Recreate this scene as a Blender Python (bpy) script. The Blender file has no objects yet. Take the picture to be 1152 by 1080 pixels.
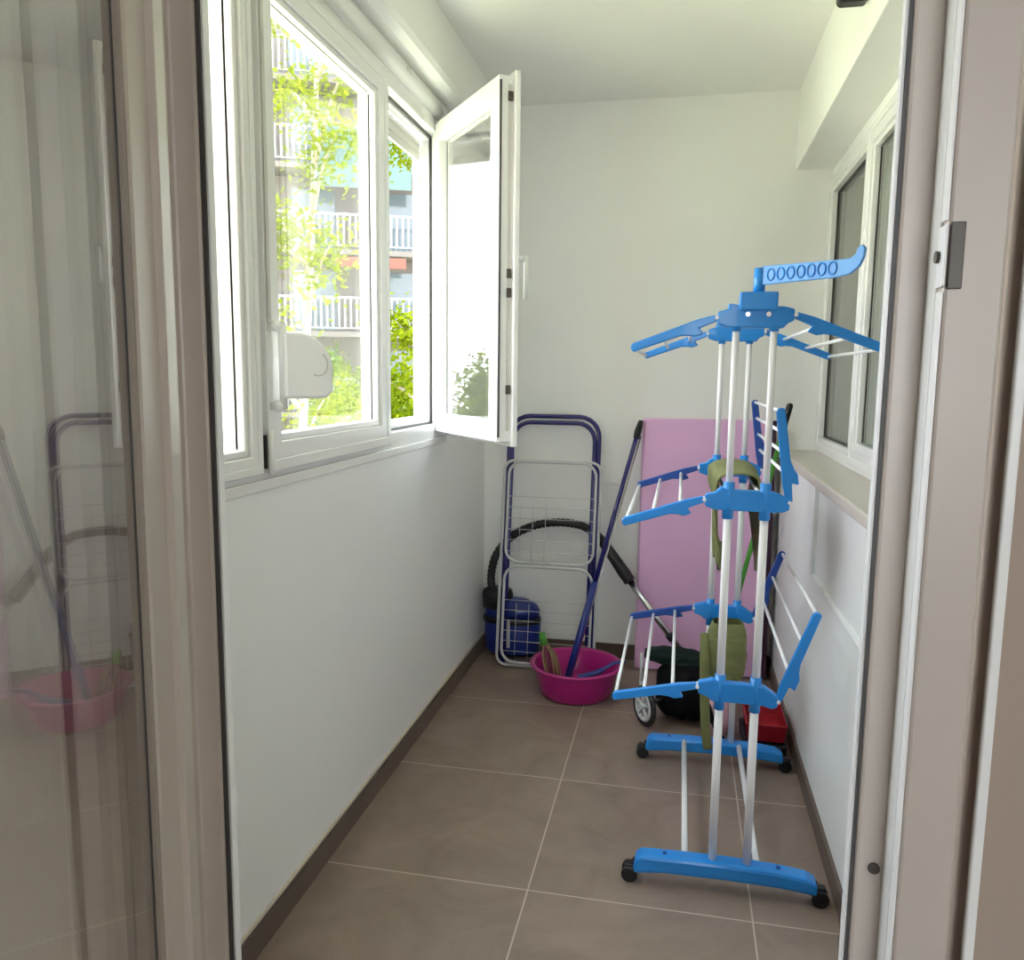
import bpy, math, random
from mathutils import Vector, Matrix
random.seed(7)
S = bpy.context.scene
COL = S.collection
R = math.radians
V = Vector

# ------------------------------------------------------------------ materials
def mat(name, col, rough=.5, metal=0, noise=0, nscale=20, bump=0, spec=.5, sheen=0, trans=0, coat=0):
    m = bpy.data.materials.new(name); m.use_nodes = True
    nt = m.node_tree; b = nt.nodes['Principled BSDF']
    b.inputs['Base Color'].default_value = (*col, 1)
    b.inputs['Roughness'].default_value = rough
    b.inputs['Metallic'].default_value = metal
    b.inputs['Specular IOR Level'].default_value = spec
    b.inputs['Coat Weight'].default_value = coat
    if noise or bump:
        tc = nt.nodes.new('ShaderNodeTexCoord')
        n = nt.nodes.new('ShaderNodeTexNoise'); n.inputs['Scale'].default_value = nscale
        n.inputs['Detail'].default_value = 5
        nt.links.new(tc.outputs['Object'], n.inputs['Vector'])
        if noise:
            mx = nt.nodes.new('ShaderNodeMix'); mx.data_type = 'RGBA'
            mx.inputs[6].default_value = (*[c*(1-noise) for c in col], 1)
            mx.inputs[7].default_value = (*[min(1, c*(1+noise)) for c in col], 1)
            nt.links.new(n.outputs['Fac'], mx.inputs[0])
            nt.links.new(mx.outputs[2], b.inputs['Base Color'])
        if bump:
            bp = nt.nodes.new('ShaderNodeBump'); bp.inputs['Strength'].default_value = bump
            bp.inputs['Distance'].default_value = .01
            nt.links.new(n.outputs['Fac'], bp.inputs['Height'])
            nt.links.new(bp.outputs['Normal'], b.inputs['Normal'])
    return m

def glass_mat(name, ior=1.5, tint=(1, 1, 1), rough=0):
    m = bpy.data.materials.new(name); m.use_nodes = True
    nt = m.node_tree; nt.nodes.clear()
    out = nt.nodes.new('ShaderNodeOutputMaterial')
    mix = nt.nodes.new('ShaderNodeMixShader')
    tr = nt.nodes.new('ShaderNodeBsdfTransparent'); tr.inputs[0].default_value = (*tint, 1)
    gl = nt.nodes.new('ShaderNodeBsdfGlossy'); gl.inputs['Roughness'].default_value = rough
    gl.inputs[0].default_value = (1, 1, 1, 1)
    fr = nt.nodes.new('ShaderNodeFresnel')
    geo = nt.nodes.new('ShaderNodeNewGeometry')
    mm = nt.nodes.new('ShaderNodeMath'); mm.operation = 'MULTIPLY_ADD'
    mm.inputs[1].default_value = 1/ior - ior; mm.inputs[2].default_value = ior
    nt.links.new(geo.outputs['Backfacing'], mm.inputs[0])
    nt.links.new(mm.outputs[0], fr.inputs['IOR'])
    nt.links.new(fr.outputs[0], mix.inputs[0])
    nt.links.new(tr.outputs[0], mix.inputs[1]); nt.links.new(gl.outputs[0], mix.inputs[2])
    nt.links.new(mix.outputs[0], out.inputs[0])
    return m

def tile_mat():
    m = mat('floor_tile', (.3, .24, .2), .38)
    nt = m.node_tree; b = nt.nodes['Principled BSDF']; L = nt.links
    tc = nt.nodes.new('ShaderNodeTexCoord'); sp = nt.nodes.new('ShaderNodeSeparateXYZ')
    L.new(tc.outputs['Object'], sp.inputs[0])
    def M(op, a, b2, c=None):
        n = nt.nodes.new('ShaderNodeMath'); n.operation = op
        for i, x in enumerate((a, b2, c)):
            if x is None: continue
            if isinstance(x, (int, float)): n.inputs[i].default_value = x
            else: L.new(x, n.inputs[i])
        return n.outputs[0]
    def line(sock, x0, per):
        a = M('DIVIDE', M('SUBTRACT', sock, x0), per)
        fr = M('FRACT', a, 0)
        d = M('MULTIPLY', M('SUBTRACT', .5, M('ABSOLUTE', M('SUBTRACT', fr, .5), 0)), per)
        return M('LESS_THAN', d, .0021), M('FLOOR', a, 0)
    gx, ix = line(sp.outputs[0], -.352, .574)
    gy, iy = line(sp.outputs[1], 1.948, .606)
    g = M('MAXIMUM', gx, gy)
    n1 = nt.nodes.new('ShaderNodeTexNoise'); n1.inputs['Scale'].default_value = 3.5; n1.inputs['Detail'].default_value = 9; n1.inputs['Roughness'].default_value = .65
    n1.inputs['Distortion'].default_value = 1.2
    cx = nt.nodes.new('ShaderNodeCombineXYZ'); L.new(ix, cx.inputs[0]); L.new(iy, cx.inputs[1])
    va = nt.nodes.new('ShaderNodeVectorMath'); va.operation = 'MULTIPLY_ADD'; va.inputs[1].default_value = (7.3, 5.1, 0)
    L.new(cx.outputs[0], va.inputs[0]); L.new(tc.outputs['Object'], va.inputs[2]); L.new(va.outputs[0], n1.inputs['Vector'])
    rp = nt.nodes.new('ShaderNodeValToRGB'); e = rp.color_ramp.elements
    e[0].position = .3; e[0].color = (.215, .158, .128, 1); e[1].position = .72; e[1].color = (.325, .245, .200, 1)
    L.new(n1.outputs['Fac'], rp.inputs[0])
    mx = nt.nodes.new('ShaderNodeMix'); mx.data_type = 'RGBA'
    L.new(g, mx.inputs[0]); L.new(rp.outputs[0], mx.inputs[6]); mx.inputs[7].default_value = (.55, .46, .38, 1)
    L.new(mx.outputs[2], b.inputs['Base Color'])
    bp = nt.nodes.new('ShaderNodeBump'); bp.inputs['Strength'].default_value = .25; bp.inputs['Distance'].default_value = .004; bp.invert = True
    L.new(g, bp.inputs['Height']); L.new(bp.outputs[0], b.inputs['Normal'])
    return m

def leaf_mat(name, c1, c2):
    m = bpy.data.materials.new(name); m.use_nodes = True
    nt = m.node_tree; nt.nodes.clear(); L = nt.links
    out = nt.nodes.new('ShaderNodeOutputMaterial')
    n = nt.nodes.new('ShaderNodeTexNoise'); n.inputs['Scale'].default_value = 1.3
    tc = nt.nodes.new('ShaderNodeTexCoord'); L.new(tc.outputs['Object'], n.inputs['Vector'])
    rp = nt.nodes.new('ShaderNodeValToRGB'); e = rp.color_ramp.elements
    e[0].position = .35; e[0].color = (*c1, 1); e[1].position = .65; e[1].color = (*c2, 1)
    L.new(n.outputs['Fac'], rp.inputs[0])
    d = nt.nodes.new('ShaderNodeBsdfDiffuse'); t = nt.nodes.new('ShaderNodeBsdfTranslucent')
    L.new(rp.outputs[0], d.inputs[0]); L.new(rp.outputs[0], t.inputs[0])
    mx = nt.nodes.new('ShaderNodeMixShader'); mx.inputs[0].default_value = .45
    L.new(d.outputs[0], mx.inputs[1]); L.new(t.outputs[0], mx.inputs[2]); L.new(mx.outputs[0], out.inputs[0])
    return m

def cloth_mat(name, col, transl):
    m = bpy.data.materials.new(name); m.use_nodes = True
    nt = m.node_tree; nt.nodes.clear(); L = nt.links
    out = nt.nodes.new('ShaderNodeOutputMaterial')
    d = nt.nodes.new('ShaderNodeBsdfDiffuse'); t = nt.nodes.new('ShaderNodeBsdfTranslucent')
    w = nt.nodes.new('ShaderNodeTexNoise'); w.inputs['Scale'].default_value = 400
    tc = nt.nodes.new('ShaderNodeTexCoord'); L.new(tc.outputs['Object'], w.inputs['Vector'])
    mxc = nt.nodes.new('ShaderNodeMix'); mxc.data_type = 'RGBA'
    mxc.inputs[6].default_value = (*[c*.93 for c in col], 1); mxc.inputs[7].default_value = (*col, 1)
    L.new(w.outputs['Fac'], mxc.inputs[0])
    L.new(mxc.outputs[2], d.inputs[0]); L.new(mxc.outputs[2], t.inputs[0])
    mx = nt.nodes.new('ShaderNodeMixShader'); mx.inputs[0].default_value = transl
    L.new(d.outputs[0], mx.inputs[1]); L.new(t.outputs[0], mx.inputs[2]); L.new(mx.outputs[0], out.inputs[0])
    return m

PLASTER = mat('white_plaster', (.88, .88, .86), .75, noise=.02, nscale=6, bump=.06)
LOWWALL = mat('white_wall_paint', (.88, .885, .885), .42, noise=.015, nscale=5)
PVC = mat('white_window_plastic', (.86, .86, .855), .25, noise=.01, nscale=3)
DOORPVC = mat('greige_door_plastic', (.55, .485, .435), .35, noise=.03, nscale=8)
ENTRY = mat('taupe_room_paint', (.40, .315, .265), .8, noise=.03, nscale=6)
ROOMWHITE = mat('room_paint', (.60, .56, .51), .8, noise=.02, nscale=4)
GASKET = mat('grey_rubber_gasket', (.06, .055, .055), .5, noise=.1, nscale=30)
BEADSHADED = mat('shaded_glazing_bead', (.33, .28, .24), .45, noise=.05, nscale=10)  # bead darker than the leaf: shade of the glass recess put into its colour
TILE = tile_mat()
BASE = mat('brown_skirting_tile', (.135, .10, .08), .4, noise=.12, nscale=9)
CAULK = mat('cream_caulk', (.62, .57, .48), .6, noise=.06, nscale=30)
LEDGE = mat('beige_stone_ledge', (.60, .55, .49), .35, noise=.06, nscale=25)
STEEL = mat('dark_steel', (.075, .06, .048), .4, metal=.1, noise=.1, nscale=40)
CHROME = mat('bright_metal', (.62, .62, .63), .22, metal=1, noise=.05, nscale=30)
BLUE = mat('sky_blue_plastic', (.012, .255, .77), .32, noise=.05, nscale=12, coat=.2)
BLUELIGHT = mat('light_blue_plastic', (.12, .38, .86), .35, noise=.05, nscale=12)
NAVYSHADE = mat('navy_and_shaded_blue_plastic', (.012, .068, .34), .35, noise=.08, nscale=15)  # navy small parts, and blue arms with shade put into the colour
NAVYTUBE = mat('navy_blue_enamel', (.018, .016, .15), .22, noise=.06, nscale=15, coat=.4)
WHITETUBE = mat('white_enamel', (.88, .87, .89), .28, noise=.02, nscale=15)
GREYWIRE = mat('pale_grey_wire', (.58, .59, .60), .35, noise=.03, nscale=15)
BLACK = mat('black_plastic', (.010, .010, .011), .35, noise=.2, nscale=20)
BLACKCLOTH = mat('black_fabric', (.006, .006, .007), .9, spec=.1, noise=.3, nscale=60, bump=.4)
GREENBLACK = mat('dark_green_fabric', (.013, .026, .021), .85, spec=.15, noise=.3, nscale=40, bump=.4)
VACBLUE = mat('blue_canister_plastic', (.012, .03, .22), .3, noise=.08, nscale=10, coat=.3)
MAGENTA = mat('magenta_plastic', (.42, .010, .19), .3, noise=.05, nscale=8, coat=.2)
PINK = mat('pink_foam', (.80, .47, .75), .65, noise=.03, nscale=8, bump=.05)
MAROON = mat('dark_maroon_band', (.045, .008, .03), .6, noise=.1, nscale=30)
OLIVE = mat('olive_canvas', (.20, .21, .078), .75, noise=.22, nscale=28, bump=.5)
OLIVEDARK = mat('dark_olive_canvas', (.24, .20, .125), .8, noise=.2, nscale=28, bump=.5)  # browner olive for the right-hand flap
GREEN = mat('green_plastic', (.07, .30, .035), .4, noise=.06, nscale=12)
RED = mat('red_plastic', (.33, .004, .014), .45, noise=.12, nscale=10)
STRAND1 = mat('tan_strand', (.30, .20, .11), .6, noise=.1, nscale=30)
STRAND2 = mat('purple_strand', (.22, .03, .10), .6, noise=.1, nscale=30)
PATTERN = mat('pink_print_fabric', (.78, .42, .50), .7, noise=.40, nscale=30)
GLASS = glass_mat('window_glass', 1.45, (.985, .99, .985))
DGLASS = glass_mat('door_glass', 1.75, (.96, .96, .955))
IGLASS = glass_mat('inner_window_glass', 1.5, (.80, .83, .80))
SHUTTER = mat('grey_shutter_slat', (.58, .56, .53), .5, noise=.03, nscale=10)
CURTAIN = cloth_mat('beige_sheer', (.84, .80, .70), .4)
DCURTAIN = cloth_mat('taupe_drape', (.42, .40, .35), .3)
LENS = glass_mat('lamp_lens', 1.6, (.9, .92, .92), .15)

# ------------------------------------------------------------------ mesh kit
class MB:
    def __init__(s): s.v = []; s.f = []; s.sm = []
    def add(s, vs, fs, smooth=False):
        o = len(s.v); s.v += [tuple(p) for p in vs]
        for f in fs: s.f.append([i+o for i in f]); s.sm.append(smooth)
        return s
    def box(s, a, b, M=None):
        x0, y0, z0 = a; x1, y1, z1 = b
        vs = [V(p) for p in ((x0,y0,z0),(x1,y0,z0),(x1,y1,z0),(x0,y1,z0),(x0,y0,z1),(x1,y0,z1),(x1,y1,z1),(x0,y1,z1))]
        if M is not None: vs = [M @ p for p in vs]
        return s.add(vs, [(0,3,2,1),(4,5,6,7),(0,1,5,4),(1,2,6,5),(2,3,7,6),(3,0,4,7)])
    def prism(s, pts, axis, a, b, M=None, smooth=False):
        """closed 2-D outline extruded along axis ('x','y','z') from a to b"""
        def P(u, w, t): return {'x': V((t,u,w)), 'y': V((u,t,w)), 'z': V((u,w,t))}[axis]
        n = len(pts)
        vs = [P(u,w,a) for u,w in pts] + [P(u,w,b) for u,w in pts]
        if M is not None: vs = [M @ p for p in vs]
        fs = [(i,(i+1)%n,n+(i+1)%n,n+i) for i in range(n)]
        s.add(vs, fs, smooth)
        o = len(s.v)-2*n
        s.f.append([o+i for i in range(n)][::-1]); s.f.append([o+n+i for i in range(n)]); s.sm += [False, False]
        return s
    def tube(s, pts, r, n=10, closed=False, r2=None, cap=True, squash=None):
        pts = [V(p) for p in pts]; m = len(pts)
        up = None; rings = []
        for i, p in enumerate(pts):
            if closed: t = pts[(i+1)%m]-pts[i-1]
            else: t = pts[min(i+1,m-1)]-pts[max(i-1,0)]
            t.normalize()
            if up is None:
                up = V((0,0,1)) if abs(t.z) < .9 else V((1,0,0))
            a = t.cross(up)
            if a.length < 1e-6: a = t.orthogonal()
            a.normalize(); b = a.cross(t).normalized(); up = b
            rr = r if r2 is None else r+(r2-r)*i/max(1,m-1)
            if isinstance(r, (list, tuple)): rr = r[i]
            q = squash or 1
            rings.append([p+a*math.cos(2*math.pi*k/n)*rr+b*math.sin(2*math.pi*k/n)*rr*q for k in range(n)])
        vs = [p for ring in rings for p in ring]
        fs = []
        for i in range(m if closed else m-1):
            j = (i+1)%m
            for k in range(n):
                fs.append((i*n+k, i*n+(k+1)%n, j*n+(k+1)%n, j*n+k))
        s.add(vs, fs, True)
        if not closed and cap:
            o = len(s.v)-m*n
            s.f.append([o+k for k in range(n)][::-1]); s.f.append([o+(m-1)*n+k for k in range(n)]); s.sm += [False, False]
        return s
    def lathe(s, prof, n=40, M=None, sx=1, sy=1):
        vs = [V((r*math.cos(2*math.pi*k/n)*sx, r*math.sin(2*math.pi*k/n)*sy, z)) for r, z in prof for k in range(n)]
        if M is not None: vs = [M @ p for p in vs]
        fs = [(i*n+k, i*n+(k+1)%n, (i+1)*n+(k+1)%n, (i+1)*n+k) for i in range(len(prof)-1) for k in range(n)]
        s.add(vs, fs, True)
        o = len(s.v)-len(vs)
        if prof[0][0] > 1e-6: s.f.append([o+k for k in range(n)][::-1]); s.sm.append(False)
        if prof[-1][0] > 1e-6: s.f.append([o+(len(prof)-1)*n+k for k in range(n)]); s.sm.append(False)
        return s
    def grid(s, fn, nu, nv, thick=0):
        vs = [V(fn(i/nu, j/nv)) for i in range(nu+1) for j in range(nv+1)]
        fs = [(i*(nv+1)+j, (i+1)*(nv+1)+j, (i+1)*(nv+1)+j+1, i*(nv+1)+j+1) for i in range(nu) for j in range(nv)]
        return s.add(vs, fs, True)
    def build(s, name, m, parent=None, bevel=0, solid=0, subd=0):
        me = bpy.data.meshes.new(name); me.from_pydata(s.v, [], s.f); me.update()
        for p, k in zip(me.polygons, s.sm): p.use_smooth = k
        for x in (m if isinstance(m, (list, tuple)) else [m]): me.materials.append(x)
        o = bpy.data.objects.new(name, me); COL.objects.link(o)
        if parent is not None:
            o.parent = parent
            # vertices are given in world space: keep them there
            o.matrix_parent_inverse = root_matrix(parent).inverted()
        if solid:
            md = o.modifiers.new('thickness', 'SOLIDIFY'); md.thickness = solid; md.offset = 0
        if bevel:
            md = o.modifiers.new('bevel', 'BEVEL'); md.width = bevel; md.segments = 2; md.limit_method = 'ANGLE'; md.angle_limit = R(40)
        if subd:
            md = o.modifiers.new('subdivision', 'SUBSURF'); md.levels = subd; md.render_levels = subd
        return o

def root_matrix(o):
    """world matrix of a parent: parts sit at the identity, things at their base"""
    return Matrix.LocRotScale(o.location, o.rotation_euler, None) if o.type == 'EMPTY' else Matrix.Identity(4)

def empty(name, loc, label, cat, group=None, rz=0):
    o = bpy.data.objects.new(name, None); COL.objects.link(o)
    o.location = loc; o.rotation_euler = (0, 0, rz); o.empty_display_size = .1
    o['label'] = label; o['category'] = cat
    if group: o['group'] = group
    return o
def tag(o, label, cat, group=None):
    o['label'] = label; o['category'] = cat
    if group: o['group'] = group
    return o
def struct(o, label=None):
    o['kind'] = 'structure'
    if label: o['label'] = label
    return o
def sroot(name, loc):
    o = bpy.data.objects.new(name, None); COL.objects.link(o); o.location = loc; o['kind'] = 'structure'; return o
def copy_tree(o, parent=None):
    c = o.copy(); COL.objects.link(c)
    if parent is not None: c.parent = parent
    for ch in list(o.children): copy_tree(ch, c)
    return c
def arc(c, r, a0, a1, n, plane='xz'):
    out = []
    for i in range(n+1):
        a = R(a0+(a1-a0)*i/n); u, w = r*math.cos(a), r*math.sin(a)
        out.append(V(c)+(V((u,0,w)) if plane == 'xz' else V((u,w,0)) if plane == 'xy' else V((0,u,w))))
    return out
def rrect(x0, z0, x1, z1, r, n=5):
    pts = []
    for cx, cz, a in ((x1-r,z1-r,0),(x0+r,z1-r,90),(x0+r,z0+r,180),(x1-r,z0+r,270)):
        for i in range(n+1):
            t = R(a+90*i/n); pts.append((cx+r*math.cos(t), cz+r*math.sin(t)))
    return pts
def spline(pts, per=8):
    pts = [V(p) for p in pts]; P = [pts[0]*2-pts[1]]+pts+[pts[-1]*2-pts[-2]]; out = []
    for i in range(1, len(P)-2):
        for k in range(per):
            t = k/per; a, b, c, d = P[i-1], P[i], P[i+1], P[i+2]
            out.append(.5*((2*b)+(c-a)*t+(2*a-5*b+4*c-d)*t*t+(3*b-a-3*c+d)*t**3))
    out.append(pts[-1]); return out

# ------------------------------------------------------------------ the shell
XL, XR, XW, YB, YE, ZC = -.93, .445, .60, 3.80, .90, 2.575
WIN_Y0, WIN_Y1, WIN_Z0, WIN_Z1 = .96, 3.10, 1.105, 2.36
NICHE = (1.30, 2.80, .70, 1.0)

struct(MB().box((-2.6,-2.9,-.12),(3.2,YE,0)).box((XL-.25,YE,-.12),(3.2,YB+.2,0)).build('floor', TILE), 'brown square floor tiles with pale grout lines')
struct(MB().box((-2.6,-2.9,ZC),(3.2,YE,ZC+.2)).box((XL-.25,YE,ZC),(3.2,YB+.2,ZC+.2)).build('ceiling', PLASTER), 'plain white ceiling of the enclosed balcony')
w = MB()
w.box((XL-.25,YE-.06,0),(XL,YB,WIN_Z0)); w.box((XL-.25,YE-.06,WIN_Z1),(XL,YB,ZC))
w.box((XL-.25,YE-.06,WIN_Z0),(XL,WIN_Y0,WIN_Z1)); w.box((XL-.06,WIN_Y1,WIN_Z0),(XL,YB,WIN_Z1))
struct(w.build('wall_left', LOWWALL), 'white parapet wall under the run of outer windows')
struct(MB().box((XL-.25,YB,0),(XW+.3,YB+.2,ZC)).build('wall_back', PLASTER), 'plain white end wall behind the airers')
w = MB()
ny0, ny1, nz0, nz1 = NICHE
w.box((XR+.014,YE-.06,0),(XW+.04,YB,1.0))
w.box((XR,YE-.06,0),(XR+.014,YB,nz0)); w.box((XR,ny1,nz0),(XR+.014,YB,nz1)); w.box((XR,YE-.06,nz0),(XR+.014,ny0,nz1))
w.box((XW,YE-.06,1.0),(XW+.12,1.2,ZC)); w.box((XW,1.2,2.2),(XW+.12,YB,ZC))
struct(w.build('wall_right', LOWWALL), 'white wall with a shallow panel under the inner window')
struct(MB().box((XR,YE,2.245),(XW,YB,ZC)).build('beam', PLASTER, bevel=.004), 'white boxed beam along the top of the right wall')
struct(MB().box((XR-.012,YE,1.0),(XW,YB,1.035)).build('trim_1', LEDGE, bevel=.006), 'beige ledge below the inner window')
struct(MB().box((XL,YE,0),(XL+.010,YB,.066)).box((XL,YE,.066),(XL+.008,YB,.074)).build('baseboard_left', BASE), 'brown skirting tile along the left wall')
struct(MB().box((XL+.01,YB-.010,0),(XR-.01,YB,.07)).build('baseboard_back', BASE), 'brown skirting tile along the end wall')
struct(MB().box((XR-.010,YE,0),(XR,YB,.066)).build('baseboard_right', BASE), 'brown skirting tile along the right wall')
struct(MB().box((XL+.0005,YE,.0745),(XL+.007,YB,.083)).build('trim_2', CAULK), 'cream caulk line above the left skirting')
# soffit box over the left windows
soff = [(XL, 2.36), (XL+.05, 2.36), (XL+.075, 2.372), (XL+.085, 2.39), (XL+.085, ZC), (XL, ZC)]
struct(MB().prism(soff, 'y', YE, YB).build('trim_3', PLASTER), 'white soffit box above the outer windows')

# end wall with the door opening, and the room in front of it
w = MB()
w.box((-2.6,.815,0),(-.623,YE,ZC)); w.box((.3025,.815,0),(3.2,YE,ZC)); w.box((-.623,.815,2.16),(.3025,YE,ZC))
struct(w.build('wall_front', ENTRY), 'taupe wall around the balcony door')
w = MB().box((-2.6,-2.9,0),(-2.4,.815,ZC)); struct(w.build('wall_room_left', ROOMWHITE))
w = MB().box((2.4,-2.9,0),(2.6,.815,ZC)); struct(w.build('wall_room_right', ROOMWHITE))
w = MB().box((-2.4,-2.9,0),(2.4,-2.7,.9)).box((-2.4,-2.9,2.2),(2.4,-2.7,ZC)).box((-2.4,-2.9,.9),(0,-2.7,2.2)).box((1.55,-2.9,.9),(2.4,-2.7,2.2))
struct(w.build('wall_room_back', ROOMWHITE))
# the dim room behind the inner window
w = MB().box((3.0,.9,0),(3.2,YB+.2,ZC)); struct(w.build('wall_inner_side', ROOMWHITE))
w = MB().box((XW+.3,YB,0),(3.0,YB+.2,ZC)); struct(w.build('wall_inner_back', ROOMWHITE))

# ------------------------------------------------------------------ outer windows
def frame_loop(mb, y0, y1, z0, z1, wd, x0, x1, M=None):
    """rectangular frame in the y-z plane, members wd wide, depth x0..x1, mitred corners"""
    o = [(y0,z0),(y1,z0),(y1,z1),(y0,z1)]; i = [(y0+wd,z0+wd),(y1-wd,z0+wd),(y1-wd,z1-wd),(y0+wd,z1-wd)]
    vs = [V((x,y,z)) for x in (x0,x1) for (y,z) in o+i]
    if M is not None: vs = [M @ p for p in vs]
    fs = []
    for k in range(4):
        k2 = (k+1) % 4
        fs += [(k,k2,4+k2,4+k), (8+k,8+4+k,8+4+k2,8+k2), (k,8+k,8+k2,k2), (4+k,4+k2,12+k2,12+k)]
    return mb.add(vs, fs)

win = sroot('window_1', (XL, 1.9, 1.1)); win['label'] = 'white framed outer windows along the left wall'
XF0, XF1 = XL-.07, XL-.004
f = MB()
f.box((XF0,WIN_Y0,WIN_Z0),(XF1,WIN_Y1,WIN_Z0+.055)); f.box((XF0,WIN_Y0,2.245),(XF1,WIN_Y1,WIN_Z1))
for y0, y1 in ((WIN_Y0,WIN_Y0+.04),(1.62,1.69),(2.435,2.505),(3.06,WIN_Y1)):
    f.box((XF0,y0,WIN_Z0+.055),(XF1,y1,2.245))
f.build('window_frame', PVC, win, bevel=.004)
# frame steps (rebates) in the open bay
f = MB(); frame_loop(f, 2.505, 3.06, WIN_Z0+.055, 2.245, .018, XF0, XF0+.03)
f.build('rebate', PVC, win, bevel=.002)
f = MB(); frame_loop(f, 2.5051, 3.0599, WIN_Z0+.0551, 2.2449, .008, XF0+.031, XF0+.037); f.build('gasket', GASKET, win)
f = MB(); frame_loop(f, 2.523, 3.042, WIN_Z0+.073, 2.227, .012, XF0-.03, XF0-.002); f.build('outer_rebate', PVC, win)
# lower lip and head moulding
MB().box((XL-.003,WIN_Y0,WIN_Z0-.022),(XL+.006,3.13,WIN_Z0+.004)).build('sill_trim', PVC, win, bevel=.003)
MB().tube([(XL+.002,WIN_Y0,2.325),(XL+.002,WIN_Y1,2.325)], .03, 20).build('head_moulding', PVC, win)
for y in (2.60, 2.635):
    MB().tube([(XL+.030,y,2.323),(XL+.0345,y,2.323)], .008, 10).build('screw_cap', SHUTTER, win)
# lowered bottom of the roller shutter in the open bay
s = MB()
for k in range(3): s.box((XF0-.016,2.525,2.150+k*.027),(XF0-.004,3.04,2.176+k*.027))
s.build('roller_shutter', SHUTTER, win, bevel=.003)

def sash(y0, y1, z0, z1, M, parent, glass=GLASS, wd=.082, xo=0):
    """casement: x = 0 is its room side, it runs towards -x"""
    sm = MB(); frame_loop(sm, y0, y1, z0, z1, wd*.35, xo-.018, xo, M)          # overlapping lip on the room side
    frame_loop(sm, y0+.016, y1-.016, z0+.016, z1-.016, wd-.016, xo-.068, xo-.018, M)
    so = sm.build('sash', PVC, parent, bevel=.003)
    st = MB(); frame_loop(st, y0+wd*.35-.002, y1-wd*.35+.002, z0+wd*.35-.002, z1-wd*.35+.002, wd*.65-.012, xo-.018, xo-.003, M)
    st.build('sash_face', PVC, so, bevel=.003)
    bd = MB(); frame_loop(bd, y0+wd-.014, y1-wd+.014, z0+wd-.014, z1-wd+.014, .016, xo-.03, xo-.012, M); bd.build('glazing_bead', PVC, so, bevel=.003)
    bo = MB(); frame_loop(bo, y0+wd-.006, y1-wd+.006, z0+wd-.006, z1-wd+.006, .006, xo-.036, xo-.031, M); bo.build('gasket', GASKET, so)
    g = MB(); g.box((xo-.048,y0+wd-.01,z0+wd-.01),(xo-.037,y1-wd+.01,z1-wd+.01), M); g.build('glass_pane', glass, so)
    return so
I4 = Matrix.Identity(4)
TX = Matrix.Translation((XL+.018,0,0))
sash(.99, 1.648, 1.125, 2.262, TX, win, GLASS, .056)                                # nearest casement, shut
sB = sash(1.672, 2.462, 1.125, 2.262, TX, win)                         # middle casement, shut
MB().tube([(XL+.022,1.671,1.122),(XL+.022,1.671,1.222)], .0065, 12).build('hinge', PVC, sB)
MB().box((XL+.004,1.656,1.136),(XL+.0185,1.6625,1.212)).build('hinge_gap_shade', BLACK, sB)  # black strip standing in for the shade in the hinge gap
# open casement, hung on its far edge and swung into the room
HY = 3.085
ang = R(-38)
MO = Matrix.Translation((XL+.022, HY, 0)) @ Matrix.Rotation(R(38), 4, 'Z') @ Matrix.Translation((0, -HY, 0))
sO = sash(HY-.622, HY, 1.118, 2.292, MO, win)
# hardware strip and cams in the free edge of the open casement
e = HY-.622
MB().box((-.036,e+.0135,1.17),(-.024,e+.0165,2.25), MO).build('lock_strip', SHUTTER, sO)
for z in (1.29, 1.60, 1.66, 2.2):
    MB().box((-.039,e+.009,z),(-.022,e+.0145,z+.03), MO).build('lock_cam', STEEL, sO, bevel=.002)
gs = MB().box((-.0665,e+.012,1.15),(-.060,e+.0165,2.26), MO); gs.build('edge_gasket', GASKET, sO)
hb = MB().box((0,e+.028,1.66),(.012,e+.056,1.80), MO); hn = hb.build('handle_plate', PVC, sO, bevel=.004)
MB().tube([MO @ V(p) for p in ((.010,e+.042,1.73),(.045,e+.042,1.73))], .009, 12).tube([MO @ V(p) for p in ((.045,e+.042,1.74),(.047,e+.044,1.66),(.046,e+.046,1.60))], .011, 12, squash=.7).build('handle', PVC, hn)

# swivelling strap winder on the frame post
sw = empty('strap_winder', (XL+.03, 1.70, 1.29), 'white D-shaped shutter strap winder on the post between the shut windows', 'strap winder')
pr = [(0,0)]; hh = .150; ww = .118
pr = [(1.690,1.293),(1.690+ww-.03,1.293)] + [(1.690+ww-.03+.03*math.cos(R(a)),1.323+.03*math.sin(R(a))) for a in range(-75,1,15)] + \
     [(1.690+ww-.085+.085*math.cos(R(a)),1.358+.085*math.sin(R(a))) for a in range(0,91,10)] + [(1.690,1.443)]
MS = Matrix.Translation((XL+.046,1.692,0)) @ Matrix.Rotation(R(-42),4,'Z') @ Matrix.Translation((-XL-.046,-1.692,0))
MB().prism(pr, 'x', XL+.030, XL+.062, MS).build('case', PVC, sw, bevel=.007)
MB().tube([(XL+.046,1.692,1.270),(XL+.046,1.692,1.462)], .009, 14).build('pivot_rod', PVC, sw)
for z in (1.276, 1.456):
    k = MB(); k.lathe([(.0,-.013),(.010,-.011),(.014,0),(.010,.011),(0,.013)], 16, Matrix.Translation((XL+.036,1.688,z))); k.box((XL+.0185,1.680,z-.009),(XL+.03,1.696,z+.009)); k.build('bracket', PVC, sw)
st = MB().tube([MS @ V((XL+.0628,1.770+.022*math.cos(R(a)),1.372+.026*math.sin(R(a)))) for a in range(-120,61,15)], .0016, 6); st.build('embossed_mark', SHUTTER, sw)
MB().box((XL+.020,1.676,1.462),(XL+.0215,1.690,2.255)).build('strap', SHUTTER, sw)

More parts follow.
